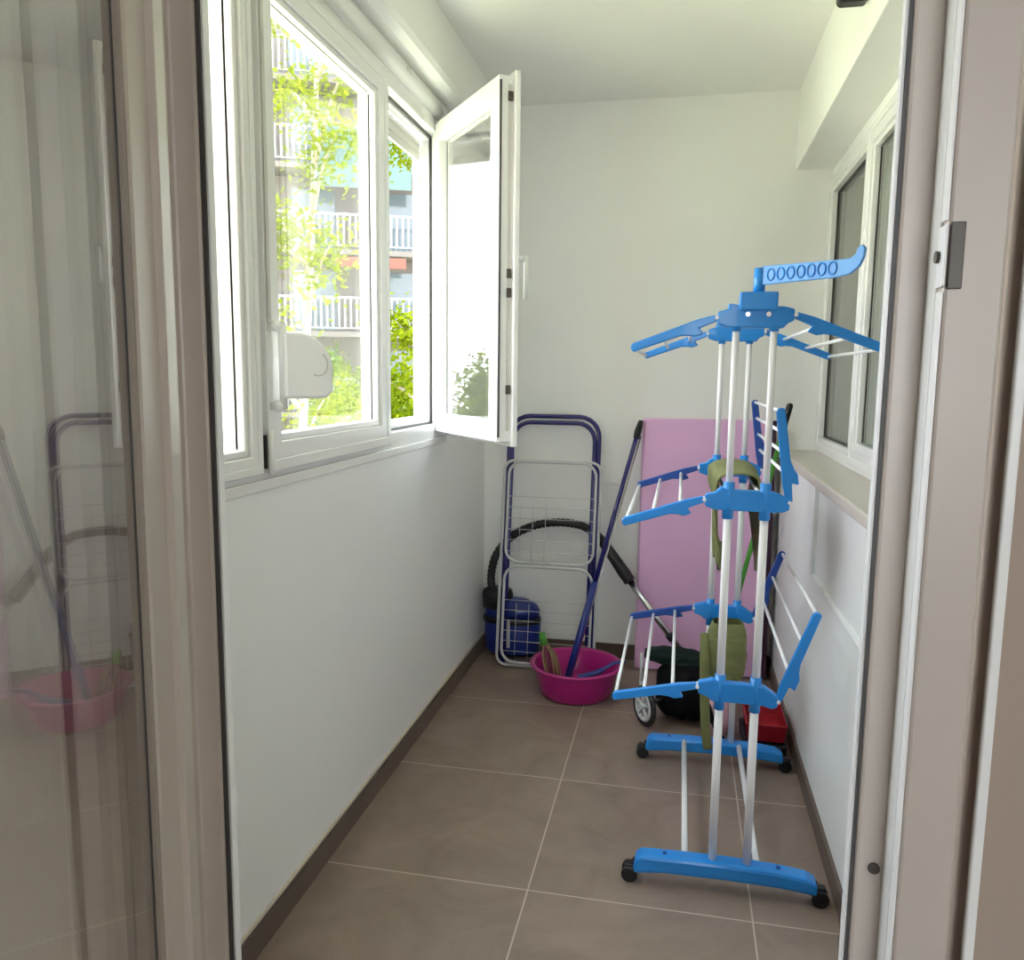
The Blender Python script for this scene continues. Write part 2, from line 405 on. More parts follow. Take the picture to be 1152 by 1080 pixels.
# ------------------------------------------------------------------ inner window, right wall
w2 = sroot('window_2', (XW, 2.8, 1.05)); w2['label'] = 'white inner window over the beige ledge'
f = MB(); frame_loop(f, 1.2, 3.795, 1.035, 2.2, .045, XW-.012, XW+.05)
f.box((XW-.012,2.98,1.08),(XW+.05,3.06,2.155)); f.build('window_frame', PVC, w2, bevel=.004)
TW = Matrix.Translation((XW-.03,0,0)) @ Matrix.Rotation(R(180),4,'Z') @ Matrix.Translation((0,0,0))
# near casement: mirror in y so that its room side faces -x
def sash_r(y0, y1, z0, z1):
    M = Matrix.Translation((XW-.028, y0+y1, 0)) @ Matrix.Rotation(R(180), 4, 'Z')
    return sash(y0, y1, z0, z1, M, w2, IGLASS, .075)
sash_r(2.02, 2.99, 1.058, 2.178); sash_r(1.215, 2.0, 1.058, 2.178)
fx = MB(); frame_loop(fx, 3.06, 3.75, 1.08, 2.155, .02, XW-.008, XW+.03); fx.build('glazing_bead', PVC, w2, bevel=.003)
fx = MB(); frame_loop(fx, 3.08, 3.73, 1.10, 2.135, .005, XW+.012, XW+.02); fx.build('gasket', GASKET, w2)
MB().box((XW+.02,3.075,1.095),(XW+.03,3.735,2.14)).build('glass_pane', IGLASS, w2)
# drape in the room behind it
def drape(name, x, y0, y1, z0, z1, amp, per, m, label, cat='curtain'):
    n = 160
    c = MB(); c.grid(lambda u, v: (x+amp*math.sin((y0+(y1-y0)*u)/per*2*math.pi)+.3*amp*math.sin((y0+(y1-y0)*u)/per*4.6+2), y0+(y1-y0)*u, z0+(z1-z0)*v), n, 6)
    return tag(c.build(name, m, solid=.003), label, cat)
drape('drape', XW+.26, 1.3, 3.7, .02, 2.50, .025, .16, DCURTAIN, 'taupe drape hanging behind the inner window glass')

# ------------------------------------------------------------------ balcony door
dr = sroot('door_1', (-.15, .85, 0)); dr['label'] = 'balcony door frame with its glazed leaf swung into the room'
YA, YC = .86, .811
f = MB()
plan_r = [(.199,.88),(.199,YA),(.2285,YA),(.2285,YC),(.279,YC),(.279,YC+.03),(.288,YC+.03),(.288,.88)]
f.prism(plan_r[::-1], 'z', 0, 2.12)
plan_l = [(-.622,.88),(-.622,YC),(-.579,YC),(-.579,YA),(-.547,YA),(-.547,.88)]
f.prism(plan_l[::-1], 'z', 0, 2.12)
f.box((-.622,YC,2.12),(.288,.88,2.16))
f.build('door_frame', DOORPVC, dr, bevel=.0035)
MB().box((.1955,YA+.003,0),(.199,YA+.018,2.12)).box((-.547,YA+.003,0),(-.5415,YA+.018,2.12)).build('gasket', GASKET, dr)
MB().box((.1925,YA+.006,0),(.1955,YA+.018,2.12)).box((-.5415,YA+.006,0),(-.539,YA+.018,2.12)).build('edge_strip', PVC, dr)
MB().box((.2262,YC+.0165,0),(.2284,YA-.001,2.12)).box((.2262,YC+.001,0),(.2284,YC+.015,1.43)).box((.2262,YC+.001,1.493),(.2284,YC+.015,2.12)).build('rebate_strip', PVC, dr)
MB().prism([(.292,YC-.004),(.302,YC-.004),(.302,.8148),(.292,.8148)], 'z', 0, 2.16).build('architrave', PVC, dr, bevel=.002)
sp = MB().box((.2300,YC-.0035,1.432),(.2425,YC+.0,1.491)); spo = sp.build('strike_plate', STEEL, dr, bevel=.001)
MB().box((.2255,YC-.003,1.434),(.2284,YC+.016,1.489)).build('strike_lip', WHITETUBE, spo, bevel=.001)
MB().tube([(.2258,YC+.012,1.462),(.2225,YC+.012,1.462)], .0055, 12).build('latch_pin', STEEL, spo)
MB().tube([(.2175,YA+.001,.836),(.2175,YA-.003,.836)], .006, 14).build('plug', STEEL, dr)
# glazed leaf, opened 69 degrees
al = R(21); n_ = V((math.cos(al), math.sin(al), 0)); u_ = V((-math.sin(al), math.cos(al), 0))
ML = Matrix(((n_.x,u_.x,0,0),(n_.y,u_.y,0,0),(0,0,1,0),(0,0,0,1)))        # local x = outward normal, y = along the leaf
lf = MB()
OUT = -.177; S0, S1 = -.02, .759
def leafbox(mb, x0, x1, y0, y1, z0, z1): return mb.box((x0,y0,z0),(x1,y1,z1), ML)
frame_loop(lf, S0, S1, .02, 2.12, .119, OUT-.062, OUT, ML)
lo = lf.build('door_leaf', DOORPVC, dr, bevel=.005)
g = MB(); frame_loop(g, S0+.118, S1-.118, .138, 2.002, .004, OUT-.030, OUT-.001, ML); g.build('glazing_bead', BEADSHADED, lo, bevel=.003)
g = MB(); frame_loop(g, S0+.122, S1-.122, .142, 1.998, .002, OUT-.0075, OUT-.0065, ML); g.build('gasket', GASKET, lo)
MB().prism([(OUT-.004,.694),(OUT+.006,.698),(OUT-.001,.7585),(OUT-.004,.7585)], 'z', .021, 2.119, ML).build('added_stile_slope', DOORPVC, lo, bevel=.002)  # slope added so the hinge side of the stile catches window light
leafbox(MB(), OUT-.015, OUT-.0075, S0+.12, S1-.12, .14, 2.0).build('glass_pane', DGLASS, lo)
leafbox(MB(), OUT-.045, OUT-.037, S0+.12, S1-.12, .14, 2.0).build('glass_pane', DGLASS, lo)
# sheer curtain in the room beside the door
def sheer(u, v):
    s = u*1.42
    return (-2.1+s, .74+.030*math.sin(s*2*math.pi/.15)+.012*math.sin(s*23+1), .015+2.48*v)
tag(MB().grid(sheer, 220, 4).build('sheer_curtain', CURTAIN, solid=.002), 'beige curtain hanging in folds behind the glazed door leaf', 'curtain')

# ------------------------------------------------------------------ spotlight on the beam
sl = empty('spotlight', (XR-.01, 2.42, 2.38), 'small black spotlight with a grey lens on the white beam', 'spotlight')
MB().prism(rrect(.366, 2.338, .4435, 2.43, .014), 'y', 2.40, 2.44).build('housing', BLACK, sl, bevel=.003)
MB().prism(rrect(.378, 2.347, .412, 2.42, .015), 'y', 2.3995, 2.392).build('lens', CHROME, sl, bevel=.003)
MB().prism(rrect(2.405, 2.345, 2.435, 2.425, .012), 'x', XR-.0016, XR).build('wall_plate', PVC, sl)

# ------------------------------------------------------------------ tower airer (sky blue)
FY, RY = 2.06, 2.79
ta = empty('tower_airer', (.168, (FY+RY)/2, 0), 'tall tower clothes airer with sky blue arms and white poles by the right wall', 'clothes airer')
PX = (.123, .211)
def base_bar(y):
    hw = .026
    top = [(-.082,.052),(-.076,.074),(-.06,.083),(.05,.087),(.16,.088),(.28,.085),(.36,.077),(.385,.066),(.388,.05)]
    bot = [(.388,.032),(.30,.040),(.16,.043),(.0,.040),(-.082,.030)]
    b = MB().prism((top+bot)[::-1], 'y', y-hw, y+hw).build('base_bar', BLUE, ta, bevel=.009)
    for x in (-.082, .386):
        sg = -1 if x < 0 else 1
        c = MB()
        for dy in (-.014, .014):
            c.tube([(x+sg*.010,y+dy-.008,.022),(x+sg*.010,y+dy+.008,.022)], .022, 18)
        c.box((x+sg*.010-.014,y-.012,.018),(x+sg*.010+.014,y+.012,.048)); c.tube([(x-sg*.004,y,.036),(x-sg*.004,y,.062)], .008, 12)
        c.build('caster', BLACK, b, bevel=.003)
    for x in (0.0, .29):
        MB().tube([(x,y,.080),(x,y,.0885)], .006, 10).build('screw', NAVYSHADE, b)
for y in (FY, RY): base_bar(y)
for y in (FY, RY):
    for x in PX:
        m = MB(); m.tube([(x,y,.08),(x,y,.54)], .0108, 14); m.tube([(x,y,.54),(x,y,1.05)], .0104, 14); m.tube([(x,y,1.05),(x,y,1.50)], .0086, 14)
        m.build('pole', WHITETUBE, ta)
for x in (.052, .238):
    MB().tube([(x,FY+.02,.079),(x,RY-.02,.079)], .0085, 12).build('floor_rail', WHITETUBE, ta)

def bracket(y, z, xa, xb, za, zb, sleeves=True):
    """tier bracket in the plane y: hinge ends at (xa,za), (xb,zb), centred height z"""
    hw = .013
    out = [(xa-.004,za-.018),(xa+.02,za-.026),(PX[0]-.02,z-.030),(PX[1]+.02,z-.032),(xb-.01,zb-.020),(xb+.004,zb-.014),(xb+.004,zb+.014),(PX[1]+.02,z+.020),(PX[0]+.01,z+.022),(PX[0]-.02,z+.028),(xa+.02,za+.018),(xa-.004,za+.012)]
    b = MB().prism(out, 'y', y-hw, y+hw).build('tier_bracket', BLUE, ta, bevel=.004)
    if sleeves:
        for x in PX:
            MB().tube([(x,y,z-.052),(x,y,z+.040)], .0138, 16).build('sleeve', BLUE, b)
    return b
def wing(hx, hz, tx, tz, nrods, first=.30, tail=-1):
    """a pair of arms (front and rear) with rods between them, hinged at (hx,hz), tip (tx,tz)"""
    a = V((hx,0,hz)); t = V((tx,0,tz)); d = (t-a).normalized(); L = (t-a).length
    nrm = V((-d.z,0,d.x))
    if nrm.z < 0: nrm = -nrm
    if abs(d.z) > .8: nrm = V((1,0,0)) - d*d.x; nrm.normalize(); nrm = -nrm
    arms = []
    for y, inner in ((FY,0),(RY,1)):
        hw = .0085
        prof = [(.005,.008),(.05,.012),(L*.96,.011),(L*.995,.006),(L,-.002),(L*.99,-.010),(L*.45,-.012),(L*.36,-.018),(L*.30,-.026),(.045,-.026),(.05,-.010),(.005,-.008)]
        pts = []
        for s_, h_ in prof:
            p = a+d*s_+nrm*h_; pts.append((p.x, p.z))
        ar = MB().prism(pts, 'y', y-hw, y+hw).build('wing_arm', BLUE if y == FY else NAVYSHADE if hz < 1.3 else BLUE, ta, bevel=.003)  # lower rear arms take a darker blue as painted shade
        MB().tube([(a+d*.004)+V((0,y-.016,0)), (a+d*.004)+V((0,y+.016,0))], .0045, 12).build('pivot_pin', WHITETUBE, ar)
        arms.append(ar)
    for k in range(nrods):
        s_ = L*(first+(0.965-first)*k/(nrods-1)); p = a+d*s_-nrm*.001
        MB().tube([(p.x,FY+.004,p.z),(p.x,RY-.004,p.z)], .0048, 10).build('hanging_rod', WHITETUBE, ta)
# top tier
for y in (FY, RY): bracket(y, 1.502, .082, .252, 1.498, 1.502, False)
wing(.080, 1.497, -.129, 1.421, 3); wing(.255, 1.503, .466, 1.420, 3)
for y in (FY, RY):
    for x in PX: MB().tube([(x,y,1.463),(x,y,1.50)], .0118, 14).build('sleeve', BLUE, ta)
tb = MB().box((.128,FY-.021,1.512),(.216,FY+.03,1.556)).build('top_block', BLUE, ta, bevel=.004)
for x in (.148, .196): MB().tube([(x,FY-.013,1.503),(x,FY-.017,1.503)], .006, 12).build('rivet', CHROME, tb)
for x0 in (.13, .18):                                                # plastic loops under the rear bracket
    MB().tube([V((x0+.022*math.cos(R(a_)),RY-.004,1.512+.020*math.sin(R(a_)))) for a_ in range(0,360,24)], .006, 8, closed=True).build('clip_ring', BLUE, ta)
# swing-out hanger arm
pst = MB().tube([(.172,FY,1.55),(.172,FY,1.612)], .0135, 18).build('post', BLUE, ta)
MH = Matrix.Translation((.172,FY,1.594)) @ Matrix.Rotation(R(-40),4,'Z')
hp = [(.008,-.022),(.20,-.021),(.232,-.016),(.252,-.002),(.262,.018),(.264,.036),(.256,.044),(.247,.038),(.243,.026),(.232,.018),(.215,.017),(.10,.020),(.008,.022)]
hk = MB().prism(hp, 'y', -.005, .005, MH).build('hanger_arm', BLUELIGHT, ta, bevel=.002)
for k in range(7):
    cx = .034+k*.0262
    MB().tube([MH @ V((cx+.0095*math.cos(R(a_)),-.0055,.000+.0135*math.sin(R(a_)))) for a_ in range(0,360,20)], .0022, 6, closed=True).build('hanger_ring', BLUE, hk)
# middle and lower tiers
for y in (FY, RY): bracket(y, 1.054, .070, .264, 1.050, 1.044)
wing(.068, 1.050, -.139, .980, 3); wing(.268, 1.045, .236, 1.280, 4)
for y in (FY, RY): bracket(y, .556, .072, .262, .562, .538)
wing(.070, .562, -.152, .512, 3); wing(.266, .535, .352, .775, 3)
for x in PX:
    MB().tube([(x,FY+.012,1.046),(x,RY-.012,1.046)], .0048, 10).build('centre_rod', WHITETUBE, ta)

# ------------------------------------------------------------------ olive canvas things on the tower airer
def draped(y0, y1, zt, zl, zr, xl, xr):
    def fn(u, v):
        y = y0+(y1-y0)*v
        yc = (y0+y1)/2
        wob = .006*math.sin(u*17+v*5)+.004*math.sin(v*13+u*31)
        if u < .40:
            t = u/.40; z = zl+(zt-.02-zl)*t
            k = .30+.70*min(1, max(0,(t-.05)/.75)); x = xl-.012+.022*(1-t)
        elif u > .60:
            t = (1-u)/.40; z = zr+(zt-.02-zr)*t
            k = .22+.78*min(1, max(0,(t-.02)/.85)); x = xr+.012+.016*(1-t)
        else:
            t = (u-.40)/.20; a_ = math.pi*(1-t)
            x = (xl+xr)/2+((xr-xl)/2+.012)*math.cos(a_); z = zt-.02+.026*math.sin(a_)**.6; k = 1
        return (x+wob, yc+(y-yc)*k+.2*wob, z)
    return fn
ob = empty('olive_bag', (.168, 2.55, .78), 'olive canvas bag draped over the middle tier of the blue airer', 'bag')
dfn = draped(2.30, 2.70, 1.082, .80, .78, PX[0]-.009, PX[1]+.001)
MB().grid(lambda u, v: dfn(u*.62, v), 50, 18).build('cloth', OLIVE, ob, solid=.006)
MB().grid(lambda u, v: dfn(.62+.38*u, v), 30, 18).build('flap', OLIVEDARK, ob, solid=.006)
MB().tube(spline([(.128,2.48,.86),(.126,2.47,.82),(.130,2.47,.79),(.136,2.47,.775)]), .010, 8).build('strap', OLIVE, ob)
MB().box((.122,2.462,.775),(.146,2.478,.80)).build('buckle', BLACK, ob, bevel=.002)
lb = empty('olive_roll', (.16, 2.7, .08), 'olive canvas roll tied under the lowest tier of the blue airer', 'bag')
def roll(u, v):
    a_ = 2*math.pi*u; t = v
    bul = (math.sin(math.pi*min(1,max(0,.04+.92*t))))**.16
    wr = 1+.014*math.sin(t*46+3*math.sin(a_)+4*math.sin(t*7))+.014*math.sin(t*19+2*a_)+.02*math.sin(3*a_+t*9)
    x = .178+.066*math.copysign(abs(math.cos(a_))**.45, math.cos(a_))*bul*wr; y = 2.722+.052*math.copysign(abs(math.sin(a_))**.45, math.sin(a_))*bul*wr
    return (x, y, .345+.195*t)
MB().grid(roll, 48, 40).build('body', OLIVE, lb)
MB().tube(spline([(.106,2.70,.50),(.106,2.665,.42),(.112,2.67,.28),(.120,2.68,.17),(.130,2.69,.098)]), [.016]*33, 8, squash=.45).build('strap', OLIVE, lb)

# ------------------------------------------------------------------ folding airer (navy tubes, white wires)
fa = empty('folding_airer', (-.6, 3.6, 0), 'folded clothes airer with navy tube legs and white wire wings leaning on the end wall', 'clothes airer')
def lean(y_top, y_bot, zt):
    return lambda x, z: V((x, y_bot+(y_top-y_bot)*z/zt, z))
def u_frame(x0, x1, z0, z1, r, Lf, rt, name, m):
    pts = [Lf(x0,z0), Lf(x0,(z0+z1)/2)]+[Lf(x0+r+r*math.cos(R(a_)),z1-r+r*math.sin(R(a_))) for a_ in range(180,89,-15)]
    pts += [Lf(x1-r+r*math.cos(R(a_)),z1-r+r*math.sin(R(a_))) for a_ in range(90,-1,-15)]+[Lf(x1,(z0+z1)/2),Lf(x1,z0)]
    return MB().tube(pts, rt, 12).build(name, m, fa)
L1 = lean(3.772,3.590,1.17); L2 = lean(3.752,3.566,1.14); L3 = lean(3.705,3.545,.97)
u_frame(-.796,-.370,.006,1.163,.095, L1, .0105, 'leg_frame', NAVYTUBE)
u_frame(-.778,-.388,.006,1.134,.085, L2, .0105, 'leg_frame', NAVYTUBE)
def loop_frame(x0, x1, z0, z1, r, Lf, rt):
    pts = []
    for cx, cz, a in ((x1-r,z1-r,0),(x0+r,z1-r,90),(x0+r,z0+r,180),(x1-r,z0+r,270)):
        pts += [Lf(cx+r*math.cos(R(a+t)), cz+r*math.sin(R(a+t))) for t in range(0,91,15)]
    return MB().tube(pts, rt, 10, closed=True)
wf = loop_frame(-.806,-.352,.012,.955,.045, L3, .0065).build('outer_wing_frame', GREYWIRE, fa)
L4 = lean(3.692,3.530,.97)
for z0, z1 in ((.488,.952),(.03,.470)):
    fr_ = loop_frame(-.782,-.372,z0,z1,.062, L4, .0062).build('wing_frame', GREYWIRE, fa)
    n = 6
    for k in range(n):
        z = z0+.05+(z1-z0-.16)*k/n
        MB().tube([L4(-.776,z)+V((0,.002,0)), L4(-.378,z)+V((0,.002,0))], .0016, 6).build('wire', GREYWIRE, fr_)
    for x in (-.72,-.66,-.60):
        MB().tube([L4(x,z0+.004)+V((0,.004,0)), L4(x,z0+.27)+V((0,.004,0))], .0015, 6).build('wire', GREYWIRE, fr_)

# ------------------------------------------------------------------ vacuum cleaner
vc = empty('vacuum_cleaner', (-.76, 3.70, 0), 'blue canister vacuum cleaner with black lid and hose in the far left corner', 'vacuum cleaner')
MV = Matrix.Translation((-.765,3.714,0))
MB().lathe([(.0,.018),(.118,.018),(.130,.03),(.136,.10),(.140,.185),(.136,.195),(.120,.20),(0,.20)], 44, MV, 1, .52).build('canister', VACBLUE, vc)
MB().lathe([(.0,.2005),(.134,.2005),(.135,.235),(.118,.262),(.07,.285),(.0,.292)], 44, MV, 1, .52).build('dome', VACBLUE, vc)
MB().lathe([(.0,.24),(.072,.24),(.076,.30),(.070,.325),(.040,.338),(0,.34)], 32, Matrix.Translation((-.838,3.71,0)), 1, .85).build('lid', BLACK, vc)
MB().lathe([(.137,.170),(.1435,.172),(.1435,.196),(.137,.198)], 44, MV, 1, .53).build('seal_band', BLACK, vc)
MB().box((-.778,3.634,.06),(-.762,3.644,.20)).build('clip', GREYWIRE, vc, bevel=.003)
for sx in (-.09,.09):
    MB().tube([(-.765+sx,3.70,.018),(-.765+sx,3.73,.018)], .017, 14).build('caster', BLACK, vc)
hose = spline([(-.868,3.71,.31),(-.872,3.715,.40),(-.845,3.715,.50),(-.77,3.735,.59),(-.66,3.742,.643),(-.55,3.742,.662),(-.45,3.735,.655),(-.40,3.73,.635)], 14)
rad = [.0195+.0022*math.sin(i*2.1) for i in range(len(hose))]
MB().tube(hose, rad, 12).build('hose', BLACK, vc)
MB().tube(spline([(-.405,3.73,.638),(-.35,3.70,.602),(-.30,3.665,.55),(-.245,3.63,.485),(-.20,3.61,.43)], 6), [.020+.010*(i/24)*(1 if i < 22 else .8) for i in range(25)], 12).build('handle', BLACK, vc)
MB().tube([(-.203,3.612,.435),(.03,3.535,.155)], .0155, 14).tube([(.0,3.545,.19),(.11,3.51,.055)], .0125, 14).build('suction_tube', CHROME, vc)
MB().tube([(-.02,3.5515,.214),(.0,3.545,.19)], .018, 14).build('tube_collar', BLACK, vc)

# ------------------------------------------------------------------ basin and what stands in it
MBs = Matrix.Translation((-.402,3.315,0))
prof = [(0,.004),(.142,.004),(.150,.010),(.166,.06),(.181,.122),(.184,.128),(.196,.130),(.199,.134),(.196,.138),(.182,.1385),(.176,.130),(.161,.062),(.145,.016),(.13,.011),(0,.011)]
tag(MB().lathe(prof, 56, MBs).build('basin', MAGENTA), 'round magenta plastic basin on the floor before the folded airer', 'basin')
mp = empty('mop', (-.44, 3.38, .02), 'navy mop pole with black grip standing in the magenta basin', 'mop')
A_, B_ = V((-.447,3.345,.030)), V((-.190,3.712,1.105))
MB().tube([A_.lerp(B_,.37), B_], .0105, 14).build('pole', NAVYTUBE, mp)
MB().tube([A_, A_.lerp(B_,.39)], .0150, 14).build('pole_sleeve', VACBLUE, mp)
MB().tube([A_.lerp(B_,.97), A_.lerp(B_,1.0), A_.lerp(B_,1.045)], [.0125,.017,.011], 14).build('grip', BLACK, mp)
off = V((.024,.006,.0))
MB().tube([A_+off*.6+V((0,0,.0)), B_+off*.55-V((.0,0,.02))], .0042, 8).build('side_rod', CHROME, mp)
MB().tube([B_+V((0,0,-.03)), B_+off*.6+V((0,0,-.03))], .006, 8).build('rod_clip', BLACK, mp)
bw = empty('string_brush', (-.53, 3.36, .02), 'bundle of tan and purple strings with a green cap in the basin', 'brush')
top = V((-.552,3.32,.232))
MB().tube([top+V((0,0,.022)), top+V((.003,0,.0)), top+V((.010,0,-.030))], [.012,.016,.018], 12).build('cap', GREEN, bw)
for k in range(30):
    r1 = random.random()
    ex, ey = -.512+.046*r1+random.uniform(-.012,.012), 3.315+random.uniform(-.06,.06)
    p = [top+V((.010+random.uniform(-.010,.010),random.uniform(-.010,.010),-.022)), top.lerp(V((ex,ey,.03)),.5)+V((.034*(r1-.3),random.uniform(-.02,.02),.022)), V((ex,ey,.030)), V((ex-.015,ey+.008,.022))]
    MB().tube(spline(p,6), .0038, 6).build('strand', STRAND1 if k % 2 else STRAND2, bw)
hb_ = empty('hand_brush', (-.33, 3.34, .03), 'blue hand brush lying across the magenta basin', 'brush')
MB().tube(spline([(-.385,3.255,.090),(-.34,3.265,.103),(-.29,3.28,.122),(-.24,3.295,.152),(-.190,3.305,.160)],6), [.020]*7+[.017]*6+[.012]*6+[.010]*6, 12, squash=.6).build('handle', VACBLUE, hb_)
MB().box((-.40,3.235,.020),(-.355,3.28,.080)).build('bristles', NAVYSHADE, hb_, bevel=.004)

# ------------------------------------------------------------------ pink mat
pm = empty('foam_mat', (.135, 3.65, 0), 'tall pink foam mat leaning on the end wall in the right corner', 'mat')
MP = Matrix.Translation((0,3.655,.004)) @ Matrix.Rotation(R(-4.2),4,'X')
MB().box((-.172,0,0),(.398,.052,1.165), MP).build('panel', PINK, pm, bevel=.010)
MB().box((.399,-.004,0),(.416,.056,1.165), MP).build('edge_band', MAROON, pm, bevel=.004)  # dark maroon band down the right edge

# ------------------------------------------------------------------ green broom
gb = empty('broom', (.17, 3.42, 0), 'green broom with black grip leaning in the right corner behind the airer', 'broom')
B0, B1 = V((.185,3.50,.03)), V((.432,3.585,1.165))
B0 = V((.195,3.43,.13))
MB().tube([B0, B1], .0105, 12).build('pole', GREEN, gb)
dv = (B1-B0).normalized()
MB().tube([B1-dv*.015, B1+dv*.075, B1+dv*.085], [.0125,.0135,.009], 12).build('grip', BLACK, gb)
MB().box((.115,3.40,.085),(.275,3.455,.135)).build('head', GREEN, gb, bevel=.008)
MB().box((.118,3.402,.004),(.272,3.453,.088)).build('bristles', BLACKCLOTH, gb, bevel=.006)

# ------------------------------------------------------------------ folded pushchair
pc = empty('pushchair', (.0, 3.25, 0), 'folded black pushchair with a pale spoked wheel in front of the pink mat', 'pushchair')
def wheel(cx, cy, r, rz):
    M = Matrix.Translation((cx,cy,r+.002)) @ Matrix.Rotation(rz,4,'Z')
    t = MB()
    t.tube([M @ V((r*.86*math.cos(R(a_)),0,r*.86*math.sin(R(a_)))) for a_ in range(0,360,12)], r*.14, 10, closed=True)
    wo = t.build('wheel', BLACK, pc)
    rm = MB().tube([M @ V((r*.66*math.cos(R(a_)),-.004,r*.66*math.sin(R(a_)))) for a_ in range(0,360,12)], r*.11, 8, closed=True).build('rim', GREYWIRE, wo)
    for k in range(5):
        a_ = R(72*k+18)
        MB().tube([M @ V((0,-.006,0)), M @ V((r*.62*math.cos(a_),-.006,r*.62*math.sin(a_)))], r*.085, 8, squash=.6).build('spoke', GREYWIRE, wo)
    MB().tube([M @ V((0,-.022,0)), M @ V((0,.012,0))], r*.17, 12).build('hub', GREYWIRE, wo)
wheel(-.098, 3.045, .080, R(-58)); wheel(.198, 3.24, .078, R(90))
def bundle(u, v):
    a_ = 2*math.pi*u; t = v
    e_ = abs(math.sin(math.pi*(.03+.94*t)))**.28
    cz = .106; w_ = 1+.03*math.sin(5*a_+7*t)+.03*math.sin(t*23+a_)
    def pw(c, p): return math.copysign(abs(c)**p, c)
    return (-.058+.232*t, 3.20+.150*pw(math.cos(a_),.6)*e_*w_, cz+.098*pw(math.sin(a_),.6)*e_*w_)
MB().grid(bundle, 40, 40).build('seat_fabric', BLACKCLOTH, pc)
def hood(u, v):
    a_ = 2*math.pi*u; t = v; e_ = abs(math.sin(math.pi*(.04+.92*t)))**.4
    w_ = 1+.06*math.sin(7*a_+5*t)+.04*math.sin(t*31)
    return (-.112+.300*t, 3.27+.075*math.cos(a_)*e_*w_,   .218+.036*math.sin(a_)*e_*w_-.02*t)
MB().grid(hood, 40, 40).build('hood', GREENBLACK, pc)
MB().tube([(-.118,3.12,.15),(-.120,3.14,.26)], .006, 8).tube([(-.118,3.12,.15),(-.100,3.055,.085)], .008, 8).build('frame_tube', GREYWIRE, pc)
MB().tube([(-.02,3.09,.10),(-.088,3.055,.088)], .010, 10).build('axle_arm', BLACK, pc)

# ------------------------------------------------------------------ red crate and printed bag
rc = empty('red_tub', (.33, 2.98, 0), 'red plastic tub with a black base behind the airer foot at the right wall', 'tub')
def tubp(z, g): return [(.278-g,2.885-g),(.405+g*.6,2.885-g),(.405+g*.6,3.10+g),(.278-g,3.10+g)]
q = MB()
lv = [(.052,-.010),(.056,0),(.112,.007),(.115,.011),(.123,.011),(.123,.003),(.110,.001),(.07,-.012)]
vs = []; n4 = 4
for z, g in lv: vs += [V((x,y,z)) for x, y in tubp(z, g)]
fs = [(i*4+k, i*4+(k+1)%4, (i+1)*4+(k+1)%4, (i+1)*4+k) for i in range(len(lv)-1) for k in range(4)] + [(3,2,1,0), tuple((len(lv)-1)*4+k for k in range(4))]
q.add(vs, fs); q.build('tub', RED, rc, bevel=.008)
MB().box((.262,2.865,.004),(.412,3.10,.052)).build('base', BLACK, rc, bevel=.008)
pb = empty('printed_bag', (.215, 3.02, 0), 'small pink and black printed bag on the floor left of the red tub', 'bag')
def pbag(u, v):
    a_ = 2*math.pi*u; e_ = abs(math.sin(math.pi*(.03+.94*v)))**.35
    def pw(c, p): return math.copysign(abs(c)**p, c)
    return (.172+.052*pw(math.cos(a_),.7)*e_*(1+.06*math.sin(3*a_+9*v)), 3.00+.055*pw(math.sin(a_),.7)*e_, .006+.185*v)
MB().grid(pbag, 30, 24).build('body', PATTERN, pb)
MB().tube(spline([(.135,2.95,.15),(.152,2.935,.10),(.172,2.93,.06),(.198,2.935,.02)],6), [.016]*19, 8, squash=.6).build('strap', BLACKCLOTH, pb)

# ------------------------------------------------------------------ outdoors
GROUND = mat('lawn', (.42, .44, .27), .9, noise=.25, nscale=2)
FACADE = mat('pale_render', (.115, .098, .088), .85, noise=.06, nscale=1.2)
SLAB = mat('balcony_slab', (.105, .09, .08), .85, noise=.05, nscale=2)
RAILW = mat('white_railing', (.16, .157, .155), .5, noise=.02, nscale=5)
TEAL = mat('pale_teal_awning', (.055, .09, .085), .7, noise=.1, nscale=3)
ORANGE = mat('orange_awning', (.13,.036,.022), .7, noise=.08, nscale=3)
BARK = mat('grey_bark', (.20, .17, .13), .9, noise=.3, nscale=12, bump=.5)
PALEBARK = mat('pale_bark', (.62, .58, .52), .8, noise=.35, nscale=8)
DARKGLASS = mat('dark_glazing', (.10, .12, .13), .1, noise=.1, nscale=2)
LEAFA = leaf_mat('yellow_green_leaves', (.075, .105, .003), (.135, .16, .008))
LEAFB = leaf_mat('green_leaves', (.045, .08, .006), (.11, .15, .012))
gnd = struct(MB().box((-60,-30,-4.3),(-1.3,70,-4.2)).build('ground_outdoors', GROUND), 'lawn below the windows')

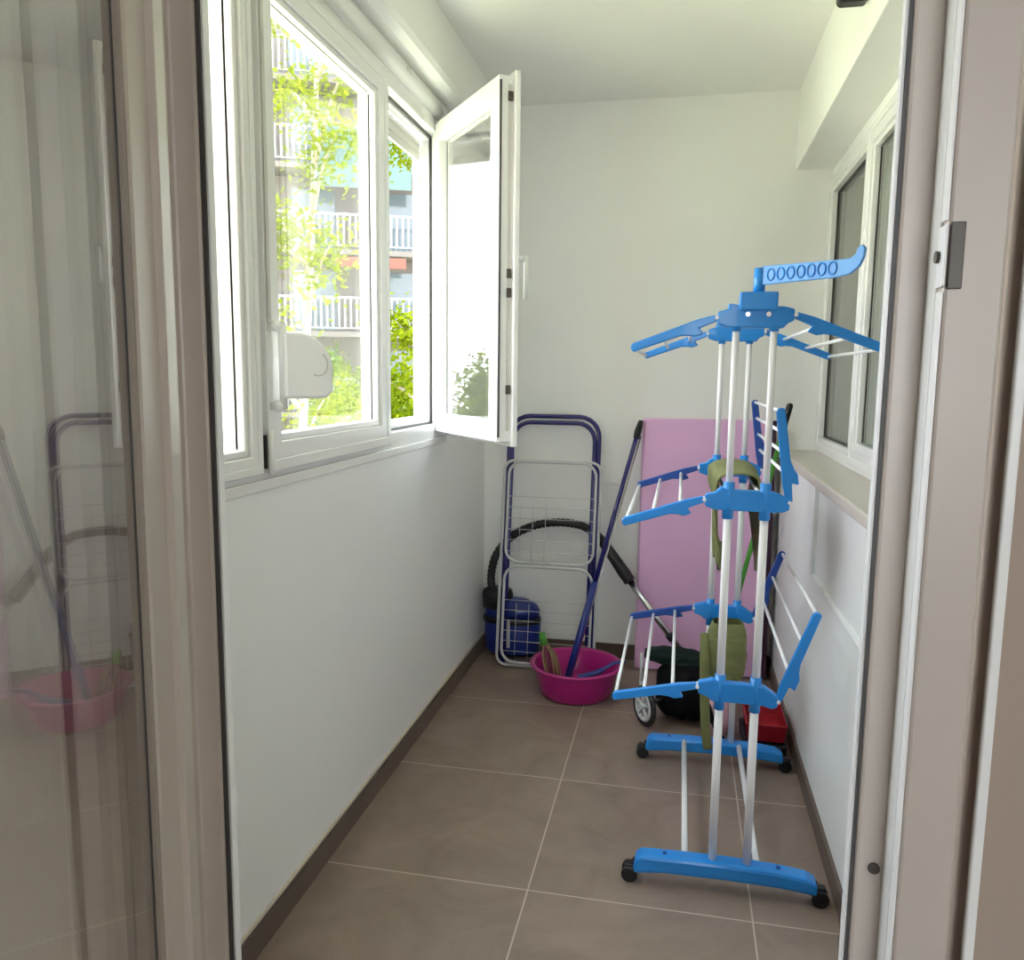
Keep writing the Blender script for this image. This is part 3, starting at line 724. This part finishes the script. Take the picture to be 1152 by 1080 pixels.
MBD = Matrix.Translation((-11.4,26.6,0)) @ Matrix.Rotation(R(23),4,'Z')
bd = empty('apartment_building', (-11.4,26.6,-4.2), 'pale apartment block with white balcony railings seen through the outer windows', 'building')
MB().box((-7,1.4,-4.2),(8,9,16.5), MBD).build('wall', FACADE, bd)
MB().box((-7.3,1.1,16.5),(8.3,9.3,16.8), MBD).build('roof', SLAB, bd)
for fl in range(6):
    z = -2.75+2.78*fl+ .0
    MB().box((-5.5,0,z-.18),(6.5,1.4,z), MBD).build('balcony_slab', SLAB, bd)
    MB().box((-5.5,0,z+1.12),(6.5,.06,z+1.20), MBD).box((-5.5,0,z+.10),(6.5,.05,z+.15), MBD).build('handrail', RAILW, bd)
    ra = MB()
    for k in range(61): ra.box((-5.5+k*.2-.035,.005,z+.15),(-5.5+k*.2+.035,.04,z+1.12), MBD)
    ra.build('railing', RAILW, bd)
    for x in (-4.6,-1.9,.9,3.7):
        MB().box((x,1.36,z+.1),(x+1.5,1.42,z+2.2), MBD).build('window', DARKGLASS, bd)
    for x in (-5.5, 6.3): MB().box((x,.05,z),(x+.2,1.4,z+2.6), MBD).build('partition', RAILW, bd)
    if fl == 4: MB().box((-1.1,-.06,z-.75),(2.2,-.02,z+1.25), MBD).build('awning', TEAL, bd)
    if fl == 3: MB().box((-.4,-.05,z-.60),(2.0,-.01,z-.25), MBD).build('awning', ORANGE, bd)

def tree(name, label, base, height, crown, leafm, nleaf, lsize, seed, barkm=BARK, lean_=(0,0), group=None, br=9, rt=.10):
    rnd = random.Random(seed)
    t = empty(name, base, label, 'tree', group)
    b = V(base); top_ = b+V((lean_[0],lean_[1],height))
    tk = MB(); pts = spline([b, b.lerp(top_,.35)+V((rnd.uniform(-.1,.1),0,0)), b.lerp(top_,.7)+V((rnd.uniform(-.15,.15),0,0)), top_], 6)
    tk.tube(pts, rt, 9, r2=rt*.2); tk.build('trunk', barkm, t)
    ends = []
    for k in range(br):
        s_ = pts[int(len(pts)*(.28+.68*k/br))]
        a_ = rnd.uniform(0, 2*math.pi); l_ = crown*rnd.uniform(.6,1.0)
        e_ = s_+V((math.cos(a_)*l_, math.sin(a_)*l_, l_*rnd.uniform(.3,.9)))
        pp = spline([s_, s_.lerp(e_,.5)+V((0,0,.12*l_)), e_], 5)
        MB().tube(pp, rt*.42, 7, r2=rt*.08).build('branch', barkm, t)
        ends += pp[3:]
    lf_ = MB()
    for k in range(nleaf):
        c = rnd.choice(ends)+V((rnd.gauss(0,.16*crown),rnd.gauss(0,.16*crown),rnd.gauss(0,.13*crown)))
        a_ = V((rnd.gauss(0,1),rnd.gauss(0,1),rnd.gauss(0,.7))).normalized(); b2 = a_.orthogonal().normalized()
        s_ = lsize*rnd.uniform(.6,1.3)
        lf_.add([c-a_*s_, c+b2*s_*.5, c+a_*s_, c-b2*s_*.5], [(0,1,2,3)])
    lf_.build('foliage', leafm, t)
    return t
def shrub(name, label, c, r, h, leafm, n, ls, seed, group=None):
    rnd = random.Random(seed); t = empty(name, c, label, 'shrub', group); m = MB()
    for k in range(n):
        th = rnd.uniform(0,2*math.pi); ph = rnd.uniform(0,math.pi/2); rr = rnd.uniform(.6,1)**.5
        p = V(c)+V((r*rr*math.cos(th)*math.cos(ph), r*rr*math.sin(th)*math.cos(ph), h*rr*(.15+.85*math.sin(ph))*rnd.uniform(.5,1)))
        a_ = V((rnd.gauss(0,1),rnd.gauss(0,1),rnd.gauss(0,1))).normalized(); b2 = a_.orthogonal().normalized(); s_ = ls*rnd.uniform(.6,1.3)
        m.add([p-a_*s_, p+b2*s_*.5, p+a_*s_, p-b2*s_*.5], [(0,1,2,3)])
    m.build('foliage', leafm, t)
    MB().tube([V(c)+V((0,0,0)), V(c)+V((0,0,h*.5))], .06, 7, r2=.02).build('stem', BARK, t)
    return t
tree('tree', 'slender tree with yellow green leaves and bare branches outside the shut middle window', (-5.75,11.2,-4.2), 12.2, 1.5, LEAFA, 5600, .055, 3, BARK, (.5,.3), br=16, rt=.09)
tree('tree', 'mossy leaning tree with yellow green leaves outside the open window', (-4.85,14.4,-4.2), 12.2, 1.4, LEAFA, 9000, .065, 11, BARK, (.4,.1), br=15, rt=.12)
tree('tree', 'leafy green tree low down in front of the apartment block', (-10.4,22.2,-4.2), 5.8, 1.7, LEAFB, 8000, .08, 21, PALEBARK, (.2,0), br=12, rt=.11)
tree('tree', 'leafy tree with a pale trunk low down outside the open window', (-6.9,20.6,-4.2), 5.4, 1.4, LEAFB, 7000, .08, 28, PALEBARK, (.1,0), br=11, rt=.11)
# low trees away to the left, reflected in the open casement
for i, (x, y, h, rr) in enumerate(((-17,11.4,6.3,1.6),(-19,16.4,6.0,1.6),(-16,7.2,6.0,1.6))):
    shrub('round_tree', ('round green tree mirrored in the open window, middle of three', 'round green tree outside, farthest of the three left of the block', 'round green tree outside, nearest of the three left of the block')[i], (x,y,-4.2), rr, h, LEAFB, 9000, .10, 40+i, 'round trees left of the block')

# ------------------------------------------------------------------ light
W = bpy.data.worlds.new('sky'); S.world = W; W.use_nodes = True
nt = W.node_tree; bg = nt.nodes['Background']
tc = nt.nodes.new('ShaderNodeTexCoord'); sx = nt.nodes.new('ShaderNodeSeparateXYZ'); nt.links.new(tc.outputs['Generated'], sx.inputs[0])
rp = nt.nodes.new('ShaderNodeValToRGB'); rp.color_ramp.elements[0].position = 0; rp.color_ramp.elements[0].color = (.93, .97, 1, 1)
rp.color_ramp.elements[1].position = .9; rp.color_ramp.elements[1].color = (.74, .87, 1, 1)
nt.links.new(sx.outputs[2], rp.inputs[0]); nt.links.new(rp.outputs[0], bg.inputs[0])
bg.inputs[1].default_value = 1.0
sd = bpy.data.lights.new('sun', 'SUN'); sd.energy = 5.0; sd.angle = R(3); sd.color = (1, .96, .89)
so = bpy.data.objects.new('sun', sd); COL.objects.link(so)
so.rotation_euler = V((-.40,-.22,-.89)).to_track_quat('-Z','Y').to_euler()
def portal(name, loc, rot, sx_, sy_):
    l = bpy.data.lights.new(name, 'AREA'); l.shape = 'RECTANGLE'; l.size = sx_; l.size_y = sy_; l.cycles.is_portal = True
    o = bpy.data.objects.new(name, l); COL.objects.link(o); o.location = loc; o.rotation_euler = rot
portal('window_portal', (XL-.27, 2.03, 1.73), (R(90),0,R(-90)), 2.2, 1.3)
portal('room_window_portal', (.775,-2.92,1.55), (R(90),0,R(180)), 1.55, 1.3)

# ------------------------------------------------------------------ camera
cd = bpy.data.cameras.new('camera'); cam = bpy.data.objects.new('camera', cd); COL.objects.link(cam); S.camera = cam
cd.sensor_fit = 'HORIZONTAL'; cd.sensor_width = 36; cd.lens = 907/1152*36; cd.clip_start = .02; cd.clip_end = 300
r_ = V((.9786,.2055,.0107)); fw = V((-.2025,.9709,-.128))
fw.normalize(); r_ = (r_-fw*r_.dot(fw)).normalized(); up_ = r_.cross(fw)
cam.matrix_world = Matrix.Translation((0,0,1.35)) @ Matrix((( r_.x,up_.x,-fw.x,0),(r_.y,up_.y,-fw.y,0),(r_.z,up_.z,-fw.z,0),(0,0,0,1)))
S.view_settings.view_transform = 'Standard'; S.view_settings.look = 'None'; S.view_settings.gamma = 1
S.view_settings.use_curve_mapping = False
S.view_settings.exposure = 3.28
S.cycles.max_bounces = 14; S.cycles.diffuse_bounces = 8; S.cycles.glossy_bounces = 6; S.cycles.transparent_max_bounces = 24
